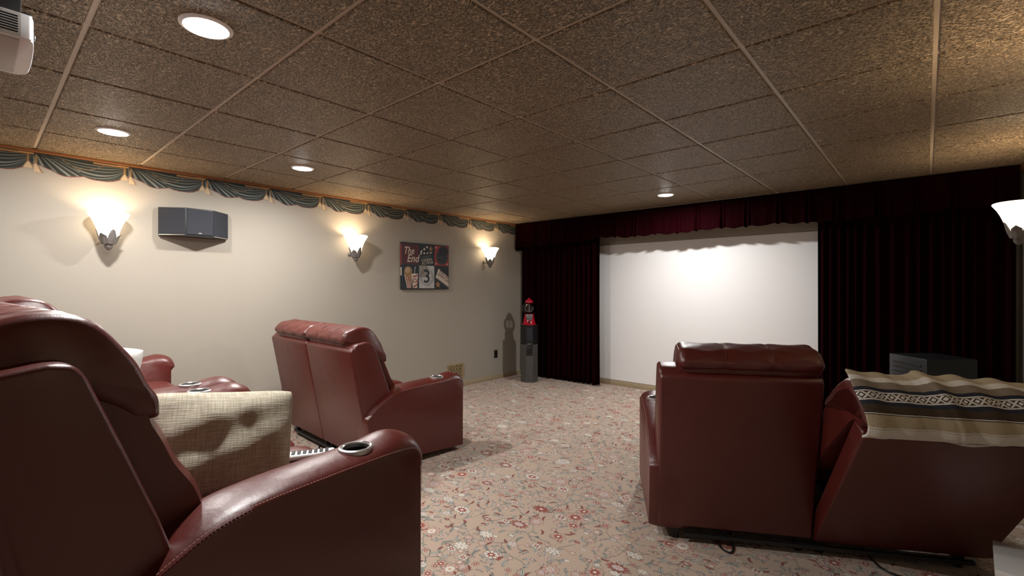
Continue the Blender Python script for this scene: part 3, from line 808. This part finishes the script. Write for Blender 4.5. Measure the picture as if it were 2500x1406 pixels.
# ------------------------------------------------------------------ wallpaper border of painted swags
def border(name, x, face, label):
    P = 0.5415; y_hook = 0.274; H = 0.152; z_top = 2.344
    ny, nz = 1560, 46; y0, y1 = YB + 0.01, 5.60
    if face < 0: ny = 1100
    def outline(t):                                   # depth of the lower edge, 0..1
        keys = [(0.0, 0.62), (0.035, 0.60), (0.06, 0.62), (0.11, 0.70), (0.17, 0.78), (0.235, 0.92), (0.30, 1.0), (0.36, 0.99), (0.43, 0.94), (0.50, 0.88), (0.56, 0.96), (0.64, 1.0), (0.74, 1.0), (0.82, 0.94), (0.90, 0.80), (0.96, 0.62), (1.0, 0.62)]
        for (a, va), (b_, vb) in zip(keys, keys[1:]):
            if t <= b_:
                f = (t - a) / (b_ - a); return va + (vb - va) * f
        return 0.62
    TE = [(0.010, 0.014, 0.014), (0.040, 0.050, 0.048), (0.105, 0.122, 0.115), (0.30, 0.32, 0.29)]
    def ramp(f):
        f = max(0, min(0.999, f)) * 3; i = int(f); f -= i
        return tuple(TE[i][q] + (TE[i + 1][q] - TE[i][q]) * f for q in range(3))
    def colour(t, v):
        # tassels at the hook
        for tc, vb, sc in ((0.022, 0.94, 1.35), (0.952, 0.80, 1.2)):
            d = t - tc
            if 0.60 * vb < v < vb:
                hw = (0.012 + 0.052 * (v / vb - 0.60) / 0.40) * sc
                if abs(d) < hw * 0.8:
                    return (0.62, 0.49, 0.32) if abs(d) < hw * 0.6 else (0.30, 0.20, 0.10)
            if 0.15 < v <= 0.60 * vb and abs(d - (0.004 if tc < 0.5 else -0.0)) < 0.010: return (0.40, 0.22, 0.09)
        if v > outline(t) - 0.035: return (0.22, 0.10, 0.085)
        # gold rod on the right half and the hook rosette
        if (t > 0.60 and abs(v - 0.10 - 0.02 * math.sin(t * 3)) < 0.045): return (0.60, 0.40, 0.18) if v < 0.11 else (0.32, 0.16, 0.06)
        # rope loop
        lp = 0.10 + 0.42 * max(0.0, 1 - ((t - 0.50) / 0.24) ** 2)
        if 0.27 < t < 0.74 and abs(v - lp) < 0.018: return (0.24, 0.16, 0.08)
        if v < 0.03: return (0.30, 0.13, 0.06)
        jab = t < 0.47 - 0.14 * (1 - v) ** 2 and t < 0.05 + 0.55 * v + 0.06
        if jab or t < 0.04:
            a = t / (0.18 + v)                          # fan of pleats from the hook
            f = 0.5 + 0.5 * math.sin(a * 62 + 1.0)
            f2 = 0.5 + 0.5 * math.sin(a * 23)
            return ramp(0.70 * f ** 2.2 + 0.22 * f2 + 0.12 - 0.2 * (v < 0.2))
        tau = max(0.0, min(1.0, (t - 0.10) / 0.88))
        arc = 0.10 + 0.05 * tau + 0.9 * (4 * (tau ** 1.45) * (1 - tau ** 1.45)) ** 0.8 if tau > 0 else 0.1
        q = (v - 0.05) / max(arc, 0.12)
        f = (0.5 + 0.5 * math.sin(q * 40 + 2.2 * tau + 0.8 * math.sin(q * 11 + tau * 5))) ** 1.5
        f2 = 0.5 + 0.5 * math.sin(q * 13 - 2 * tau)
        return ramp(0.15 + 0.55 * f * (0.5 + 0.5 * f2) + 0.32 * math.sin(PI * min(1, max(0, q))) * f)
    vs = []; cols = []
    for j in range(ny + 1):
        y = y0 + (y1 - y0) * j / ny; t = ((y - y_hook) / P) % 1.0
        ol = outline(t)
        for i in range(nz + 1):
            v = i / nz
            vv = min(v, 1.0)
            vs.append((x + face * 0.0016, y, z_top - H * vv)); cols.append((t, vv, ol))
    k = nz + 1; fs = []
    for j in range(ny):
        for i in range(nz):
            a = j * k + i
            t, v, ol = cols[a]
            t2, v2, ol2 = cols[a + k]
            tass = (t < 0.10 or t > 0.88) and v < 0.95
            if v < ol or (tass and colour(t, v)[0] > 0.25 and v < 0.95 and (abs(t - 0.022) < 0.075 or abs(t - 0.952) < 0.065)):
                fs.append((a, a + k, a + k + 1, a + 1))
    me = bpy.data.meshes.new(name); me.from_pydata(vs, [], fs)
    at = me.color_attributes.new('paint', 'FLOAT_COLOR', 'POINT')
    for idx, (t, v, ol) in enumerate(cols):
        c = colour(t, v); at.data[idx].color = (c[0], c[1], c[2], 1)
    me.materials.append(M['border'])
    bm = bmesh.new(); bm.from_mesh(me)
    bmesh.ops.delete(bm, geom=[v for v in bm.verts if not v.link_faces], context='VERTS')
    bm.to_mesh(me); bm.free()
    o = bpy.data.objects.new(name, me); C.objects.link(o)
    return tag(o, label, 'wallpaper border', 'swag wallpaper borders')
border('wallpaper_border', XL, 1, 'printed blue-grey swag and tassel wallpaper border along the left wall')
border('wallpaper_border', XR, -1, 'printed swag wallpaper border on the right wall above the sconces')

# ------------------------------------------------------------------ surround speaker on the left wall
sp = thing('wall_speaker', 'dark wedge-shaped surround speaker on the left wall', 'speaker', (XL, 1.265, 1.80))
def trap(d, hb, hf, z0, z1, x0=0.0): return [(x0, -hb), (d, -hf), (d, hf), (x0, hb)]
MB().prism([(0.0, -0.255), (0.03, -0.262), (0.175, -0.10), (0.175, 0.10), (0.03, 0.262), (0.0, 0.255)], 'z', 0.0, 0.236, 0.005, 2).build('cabinet', simple('charcoal_cabinet', (0.030, 0.030, 0.033), 0.5, noise=0.2), sp)
gm = simple('speaker_grille_cloth', (0.020, 0.022, 0.030), 0.8, noise=0.3, nscale=400, bump=0.2)
MB().prism([(0.172, -0.096), (0.183, -0.096), (0.183, 0.096), (0.172, 0.096)], 'z', 0.012, 0.226, 0.003, 1).build('front_grille', gm, sp)
for sgn in (-1, 1):
    a, b_ = Vector((0.036, 0.254 * sgn)), Vector((0.171, 0.106 * sgn)); nrm = Vector((b_.y - a.y, a.x - b_.x)).normalized() * (1 if sgn < 0 else -1)
    if nrm.y * sgn < 0: nrm = -nrm
    p = [a - nrm * 0.002, b_ - nrm * 0.002, b_ + nrm * 0.008, a + nrm * 0.008]
    MB().prism([tuple(q) for q in p], 'z', 0.012, 0.226, 0.003, 1).build('side_grille', gm, sp)
    MB().prism([tuple(q) for q in (a, b_, b_ + nrm * 0.010, a + nrm * 0.010)], 'z', 0.004, 0.009).build('bottom_strip', M['steel'], sp)
MB().bbox(0.182, 0.1855, -0.012, 0.012, 0.020, 0.030, 0.001, 1).build('badge', M['steel'], sp)

# ------------------------------------------------------------------ cinema picture on the left wall
def text_mesh(body, size, shear=0.0, bold=0.0):
    cu = bpy.data.curves.new('txt', 'FONT'); cu.body = body; cu.size = size; cu.shear = shear; cu.align_x = 'CENTER'; cu.align_y = 'CENTER'
    cu.offset = bold; cu.resolution_u = 3; cu.extrude = 0.0004
    ob = bpy.data.objects.new('txt', cu); C.objects.link(ob)
    dg = bpy.context.evaluated_depsgraph_get(); dg.update()
    me = bpy.data.meshes.new_from_object(ob.evaluated_get(dg))
    vs = [v.co.copy() for v in me.vertices]; fs = [tuple(p.vertices) for p in me.polygons]
    bpy.data.objects.remove(ob)
    return vs, fs
PW, PH, PT = 0.75, 0.578, 0.04
pic = thing('cinema_picture', 'square canvas picture of cinema motifs on the left wall', 'picture', (XL, 3.805, 1.345))
def paint(name, c): return simple(name, c, 0.55, noise=0.25, nscale=35)
INK = paint('ink_blue_black', (0.012, 0.018, 0.026)); WINE = paint('wine_red', (0.085, 0.016, 0.020)); CRM = paint('cream_paint', (0.55, 0.47, 0.38)); GLD = paint('ochre_paint', (0.30, 0.165, 0.065)); RDP = paint('red_paint', (0.26, 0.03, 0.035)); SIL = paint('pale_grey_paint', (0.46, 0.46, 0.44))
DKG = paint('dark_grey_paint', (0.03, 0.035, 0.04)); GRN = paint('dull_green_paint', (0.10, 0.12, 0.10))
MB().bbox(0, PT, -PW / 2, PW / 2, 0, PH, 0.003, 1).build('canvas', INK, pic)
TINY = [0]
def flat(poly, mat, name, parent, lvl):
    """flat painted shape on the picture; poly in (across, up) metres from the lower left corner"""
    x = PT + 0.0006 * lvl
    MB().prism([(a - PW / 2, b_) for a, b_ in poly], 'x', x - 0.0008, x).build(name, mat, parent, False)
def rect(a0, a1, b0, b1): return [(a0, b0), (a1, b0), (a1, b1), (a0, b1)]
def circ(cx_, cy_, r, n=28, ry=None): return [(cx_ + r * math.cos(2 * PI * i / n), cy_ + (ry or r) * math.sin(2 * PI * i / n)) for i in range(n)]
def star(cx_, cy_, r, rot=0): return [(cx_ + (r if i % 2 == 0 else r * 0.42) * math.sin(rot + PI * i / 5), cy_ + (r if i % 2 == 0 else r * 0.42) * math.cos(rot + PI * i / 5)) for i in range(10)]
def words(body, size, a, b_, mat, parent, lvl, shear=0.0, rot=0.0, bold=0.0, sx=1.0):
    vs, fs = text_mesh(body, size, shear, bold); x = PT + 0.0006 * lvl
    R2 = Matrix.Rotation(rot, 2)
    out = []
    for v in vs:
        q = R2 @ Vector((v.x * sx, v.y)); out.append((x + v.z, q.x + a - PW / 2, q.y + b_))
    obj('lettering', out, fs, mat, parent, False)
def panel(a0, a1, b0, b1, mat):
    p_ = MB().box(PT - 0.0005, PT + 0.0006, a0 - PW / 2, a1 - PW / 2, b0, b1).build('picture_panel', mat, pic, False); return p_
for b0, b1, mt_ in ((0.30, 0.56, RDP), (0.17, 0.27, CRM)): MB().box(0.010, PT - 0.008, -PW / 2 - 0.0008, -PW / 2 + 0.002, b0, b1).build('wrapped_edge', mt_, pic, False)
ca = [0.012, 0.252, 0.258, 0.500, 0.506, 0.742]; rb = [0.012, 0.300, 0.306, 0.566]
# the end
p = panel(ca[0], ca[1], rb[2], rb[3], WINE)
words('The', 0.125, 0.100, 0.475, CRM, p, 2, 0.25, 0.0, 0.0015, 0.80); words('End', 0.135, 0.160, 0.380, CRM, p, 2, 0.25, 0.0, 0.0015, 0.90)
for b_ in (0.550, 0.316):
    for i in range(8): flat(rect(ca[0] + 0.012 + i * 0.029, ca[0] + 0.028 + i * 0.029, b_ - 0.006, b_ + 0.008), DKG, 'film_holes', p, 2)
# clapper board
p = panel(ca[2], ca[3], rb[2], rb[3], INK)
for i in range(3): flat([(0.275 + i * 0.044 + dx, 0.472 + i * 0.030 + dy) for dx, dy in ((0, 0), (0.020, -0.012), (0.036, 0.010), (0.016, 0.024))], CRM, 'clapper_stripe', p, 2)
for i in range(4): flat([(0.270 + i * 0.052 + dx, 0.438 + i * 0.006 + dy) for dx, dy in ((0, 0), (0.024, 0.002), (0.032, 0.024), (0.008, 0.022))], CRM, 'clapper_stripe', p, 2)
flat(star(0.442, 0.520, 0.040), GLD, 'star', p, 2)
for tx, b_, sz in (('LIGHTS', 0.408, 0.046), ('CAMERA', 0.372, 0.046), ('ACTION', 0.334, 0.048)): words(tx, sz, 0.368 + (0.408 - b_) * 0.25, b_, GRN if tx == 'LIGHTS' else CRM, p, 2, 0.15, D(8), 0.0)
# film reel on red
p = panel(ca[4], ca[5], rb[2], rb[3], RDP)
flat(circ(0.630, 0.420, 0.098), DKG, 'film_reel', p, 2)
flat(circ(0.655, 0.500, 0.088, 28, 0.062), INK, 'film_reel', p, 3)
for i in range(5): flat(circ(0.630 + 0.055 * math.cos(i * 1.257), 0.415 + 0.055 * math.sin(i * 1.257), 0.020), INK, 'reel_hole', p, 4)
for a, b_ in ((0.530, 0.540), (0.530, 0.330), (0.718, 0.330)): flat(circ(a, b_, 0.011), CRM, 'bulb', p, 4)
# popcorn and drink
p = panel(ca[0], ca[1], rb[0], rb[1], INK)
flat([(0.030, 0.190), (0.150, 0.190), (0.135, 0.014), (0.075, 0.014)], CRM, 'popcorn_tub', p, 2)
for i in range(3): flat([(0.046 + i * 0.036, 0.190), (0.062 + i * 0.036, 0.190), (0.093 + i * 0.018, 0.014), (0.085 + i * 0.018, 0.014)], RDP, 'tub_stripe', p, 3)
flat(circ(0.088, 0.215, 0.060, 24, 0.068), GLD, 'popcorn', p, 5); flat(circ(0.080, 0.235, 0.038, 20, 0.034), paint('popcorn_paint', (0.40, 0.29, 0.17)), 'popcorn', p, 7)
flat(star(0.105, 0.115, 0.036), GLD, 'star', p, 7)
flat([(0.148, 0.195), (0.240, 0.195), (0.225, 0.014), (0.160, 0.014)], CRM, 'drink_cup', p, 2)
flat([(0.160, 0.160), (0.236, 0.185), (0.232, 0.165), (0.170, 0.145)], RDP, 'cup_stripe', p, 3); flat([(0.162, 0.030), (0.226, 0.070), (0.226, 0.050), (0.175, 0.016)], RDP, 'cup_stripe', p, 3)
words('Co', 0.07, 0.196, 0.105, RDP, p, 3, 0.3, 0, 0.002)
flat([(0.182, 0.195), (0.190, 0.195), (0.198, 0.262), (0.208, 0.282), (0.202, 0.286), (0.190, 0.266)], SIL, 'straw', p, 2)
# countdown 3
p = panel(ca[2], ca[3], rb[0], rb[1], SIL)
flat(rect(ca[2], 0.395, 0.156, rb[1]), paint('warm_grey_paint', (0.26, 0.235, 0.20)), 'leader_wedge', p, 2)
for r in (0.105, 0.085):
    ring = circ(0.379, 0.152, r, 40) ; x = PT + 0.0026
    MB().tube([(x, a - PW / 2, b_) for a, b_ in ring], 0.0016, 4, True).build('leader_ring', DKG, p, False)
flat(rect(ca[2] + 0.01, ca[3] - 0.01, 0.1515, 0.1535), DKG, 'leader_line', p, 3)
words('3', 0.235, 0.379, 0.156, INK, p, 5, 0.0, 0.0, 0.002)
# ticket
p = panel(ca[4], ca[5], rb[0], rb[1], INK)
flat([(0.570, 0.270), (0.742, 0.160), (0.742, 0.022), (0.520, 0.150), (0.538, 0.190)], CRM, 'ticket', p, 2)
words('MATIN', 0.058, 0.666, 0.187, WINE, p, 4, 0.0, D(-31), 0.0); words('ADMIT ON', 0.042, 0.650, 0.146, WINE, p, 4, 0.0, D(-31), 0.0)
for o1 in (0.014,): flat([(0.540, 0.148), (0.738, 0.036), (0.738, 0.030), (0.536, 0.144)], WINE, 'ticket_line', p, 3)
flat(star(0.560, 0.060, 0.052), GLD, 'star', p, 3)

# ------------------------------------------------------------------ wall vent and outlet
vt = thing('vent_register', 'brass vent cover with round cut-outs low on the left wall', 'vent', (XL, 4.33, 0.122))
fr = MB()
W2, H2 = 0.30, 0.20
fr.bbox(0, 0.010, -W2 / 2, W2 / 2, 0, 0.022, 0.003, 1).bbox(0, 0.010, -W2 / 2, W2 / 2, H2 - 0.022, H2, 0.003, 1).bbox(0, 0.010, -W2 / 2, -W2 / 2 + 0.024, 0.02, H2 - 0.02, 0.003, 1).bbox(0, 0.010, W2 / 2 - 0.024, W2 / 2, 0.02, H2 - 0.02, 0.003, 1)
fr.build('vent_frame', M['brass'], vt)
ln = MB()
for i in range(5):
    for j in range(3):
        yy = -0.10 + i * 0.05; zz = 0.05 + j * 0.05
        ln.tube([(0.006, yy + 0.0215 * math.cos(a * PI / 8), zz + 0.0215 * math.sin(a * PI / 8)) for a in range(16)], 0.0038, 6, True)
        ln.tube([(0.006, yy + 0.022, zz), (0.006, yy + 0.030, zz)], 0.004, 6); ln.tube([(0.006, yy, zz + 0.022), (0.006, yy, zz + 0.030)], 0.004, 6)
        ln.tube([(0.006, yy - 0.015, zz - 0.015), (0.006, yy + 0.015, zz + 0.015)], 0.003, 6)
ln.build('vent_grille', M['brass'], vt)
MB().box(0.0005, 0.002, -W2 / 2 + 0.02, W2 / 2 - 0.02, 0.02, H2 - 0.02).build('vent_opening', M['dark_hole'], vt, False)
ot = thing('wall_outlet', 'dark brown outlet plate low on the left wall beside the pedestal', 'outlet', (XL, 5.134, 0.316))
MB().bbox(0, 0.006, -0.036, 0.036, 0, 0.116, 0.003, 2).build('plate', simple('dark_brown_plastic', (0.016, 0.011, 0.008), 0.4, noise=0.2), ot)
for z in (0.035, 0.081): MB().bbox(0.004, 0.009, -0.016, 0.016, z - 0.014, z + 0.014, 0.003, 2).build('socket', M['black_plastic'], ot)

# ------------------------------------------------------------------ octagonal pedestal and gumball machine
PX, PY = -4.365, 5.345
pd = thing('speaker_tower', 'dark octagonal tower standing in the corner under the gumball machine', 'pedestal', (PX, PY, 0), D(22.5) + 0)
def octa(r, cut=0): return [(r * math.cos(PI / 8 + PI / 4 * i), r * math.sin(PI / 8 + PI / 4 * i)) for i in range(8)]
pd.rotation_euler = (0, 0, YAW)
MB().prism(octa(0.133), 'z', 0.0, 0.545, 0.003, 1).build('lower_body', M['grey_wood'], pd, True, 20)
MB().prism(octa(0.131), 'z', 0.545, 0.812, 0.003, 1).build('upper_body', M['black_plastic'], pd, True, 20)
MB().prism(octa(0.136), 'z', 0.812, 0.822, 0.002, 1).build('top_plate', M['black_metal'], pd, True, 20)
MB().bbox(-0.046, 0.046, -0.131, -0.118, 0.39, 0.56, 0.004, 2).build('port_plate', M['black_plastic'], pd)
MB().bbox(-0.030, 0.030, -0.134, -0.125, 0.425, 0.515, 0.006, 2).build('port', M['cup_black'], pd)
MB().bbox(-0.024, 0.024, -0.1335, -0.128, 0.552, 0.560, 0.001, 1).build('name_strip', M['steel'], pd)
MB().bbox(-0.040, 0.040, -0.1265, -0.115, 0.60, 0.78, 0.004, 2).build('grille', gm, pd)
gb = thing('gumball_machine', 'red gumball machine with empty glass globe on the octagonal tower', 'gumball machine', (PX, PY, 0.8225), YAW)
MB().lathe([(0.100, 0.0), (0.104, 0.006), (0.100, 0.016), (0.088, 0.030), (0.082, 0.070), (0.073, 0.120), (0.066, 0.150), (0.068, 0.160), (0.002, 0.162)], n=40).build('base', M['red_enamel'], gb)
MB().prism([(-0.050, 0.158), (0.050, 0.158), (0.038, 0.070), (-0.038, 0.070)], 'y', -0.086, -0.030, 0.006, 2).bbox(-0.030, 0.030, -0.091, -0.04, 0.095, 0.135, 0.006, 2).build('coin_plate', simple('dull_zinc', (0.20, 0.21, 0.22), 0.4, 0.6, noise=0.2), gb)
MB().bbox(-0.017, 0.017, -0.094, -0.05, 0.030, 0.058, 0.004, 2).build('chute', M['cup_black'], gb)
go = [(0.050, 0.158)] + [(0.106 * math.cos(a), 0.243 + 0.090 * math.sin(a)) for a in [D(-58 + 116 * i / 16) for i in range(17)]] + [(0.050, 0.326)]
gi = [(r - 0.004, z) for r, z in go[::-1]]
MB().lathe(go + gi, n=48, close=True).build('globe', M['glass'], gb)
MB().lathe([(0.006, 0.162), (0.006, 0.325)], n=12).build('centre_rod', M['steel'], gb)
MB().lathe([(0.052, 0.318), (0.060, 0.324), (0.060, 0.336), (0.055, 0.350), (0.044, 0.363), (0.030, 0.371), (0.016, 0.375), (0.018, 0.383), (0.011, 0.391), (0.002, 0.393)], n=40).build('lid', M['red_enamel'], gb)

# ------------------------------------------------------------------ black cabinet before the right curtain
dfw = 3.6
cab = thing('speaker_cabinet', 'black boxy cabinet with a louvred side before the right curtain', 'speaker', (0.148, 4.92, 0), YAW)   # local +Y = away from the camera
MB().bbox(-0.195, 0.195, 0.0, 0.36, 0.02, 0.815, 0.008, 2).build('cabinet', simple('satin_black', (0.009, 0.011, 0.013), 0.42, noise=0.15), cab)
for i in range(14): MB().box(-0.2005, -0.1945, 0.05, 0.31, 0.28 + i * 0.036, 0.292 + i * 0.036).build('louvre', M['cup_black'], cab, False)
for x in (-0.16, 0.16):
    for y in (0.04, 0.32): MB().lathe([(0.02, 0), (0.022, 0.022)], x, y, 0, 12).build('foot', M['black_plastic'], cab)

# ------------------------------------------------------------------ projector under the ceiling
pj = thing('projector', 'white projector hanging from the ceiling at the upper left corner', 'projector', (-2.24, 0.124, 2.12))
# body : rounded front, +Y is the front
body = catmull([(-0.185, -0.27), (-0.195, -0.05), (-0.185, -0.02), (-0.15, -0.003), (0.0, 0.0), (0.13, -0.004), (0.165, -0.012), (0.178, -0.034), (0.178, -0.27)], 5)
MB().prism(body, 'z', 0.0, 0.074, 0.012, 3).build('body', M['white_plastic'], pj, True, 45)
MB().bbox(-0.17, 0.160, -0.26, -0.035, -0.004, 0.01, 0.003, 2).build('bottom_plate', M['grey_plastic'], pj)
for i in range(7): MB().box(0.1755, 0.1795, -0.26, -0.040 + 0.0, 0.012 + i * 0.0078, 0.0160 + i * 0.0078).build('vent_slat', M['dark_hole'], pj, False)
MB().lathe([(0.030, 0.0), (0.036, 0.004), (0.036, 0.02), (0.030, 0.022)], n=32, close=True).xf(Matrix.Translation((-0.09, -0.018, 0.038)) @ Matrix.Rotation(-PI / 2, 4, 'X')).build('lens_ring', M['black_plastic'], pj)
MB().bbox(0.10, 0.125, -0.012, 0.001, 0.025, 0.037, 0.002, 1).build('sensor', M['cup_black'], pj)
MB().bbox(-0.12, 0.165, -0.25, -0.032, 0.073, 0.125, 0.004, 2).bbox(-0.06, 0.06, -0.19, -0.075, 0.122, 0.160, 0.004, 2).lathe([(0.022, 0.14), (0.022, 0.236), (0.06, 0.237), (0.06, 0.2395)], 0.0, -0.13, 0, 24).tube([(0.12, -0.036, 0.085), (0.14, -0.022, 0.088), (0.16, -0.020, 0.078)], 0.008, 8).build('ceiling_mount', M['black_metal'], pj)

# ------------------------------------------------------------------ white glossy box by the right loveseat
wb = thing('low_table', 'low glossy white table at the lower right corner beside the loveseat', 'table', (0.375, 2.80, 0), D(-3))
MB().bbox(-0.165, 0.165, -0.155, 0.155, 0.225, 0.25, 0.004, 2).build('tabletop', M['white_gloss'], wb)
for x in (-0.14, 0.14):
    for y in (-0.13, 0.13): MB().bbox(x - 0.018, x + 0.018, y - 0.018, y + 0.018, 0, 0.226, 0.003, 1).build('leg', M['white_gloss'], wb)

# ------------------------------------------------------------------ cords on the carpet
def cord(pts, r, label):
    o = MB().tube(catmull(pts, 8), r, 8).build('power_cord', M['black_plastic']); return tag(o, label, 'cord', 'power cords')
def rw(x, y, z): v = Matrix.Translation((RX, RY, 0)) @ Matrix.Rotation(RR, 4, 'Z') @ Vector((x, y, z)); return tuple(v)
cord([rw(-0.35, -0.5, 0.02), rw(-0.37, -0.80, 0.008), rw(-0.40, -0.90, 0.006), rw(-0.44, -0.86, 0.006), rw(-0.43, -0.78, 0.012), rw(-0.30, -0.6, 0.02)], 0.005, 'black power cord looping out under the upright back before the screen')
cord([rw(0.30, -0.5, 0.02), rw(0.27, -0.80, 0.01), rw(0.30, -0.93, 0.006), rw(0.44, -0.97, 0.006), rw(0.60, -0.95, 0.006), rw(0.70, -0.86, 0.006)], 0.005, 'black power cord on the carpet under the blanket-covered back')
cord([(-3.95, 2.3, 0.02), (-3.92, 1.98, 0.01), (-3.80, 1.90, 0.006), (-3.70, 1.93, 0.006), (-3.66, 1.99, 0.006), (-3.60, 2.1, 0.012)], 0.005, 'black power cord under the loveseat in front of the wall vent')
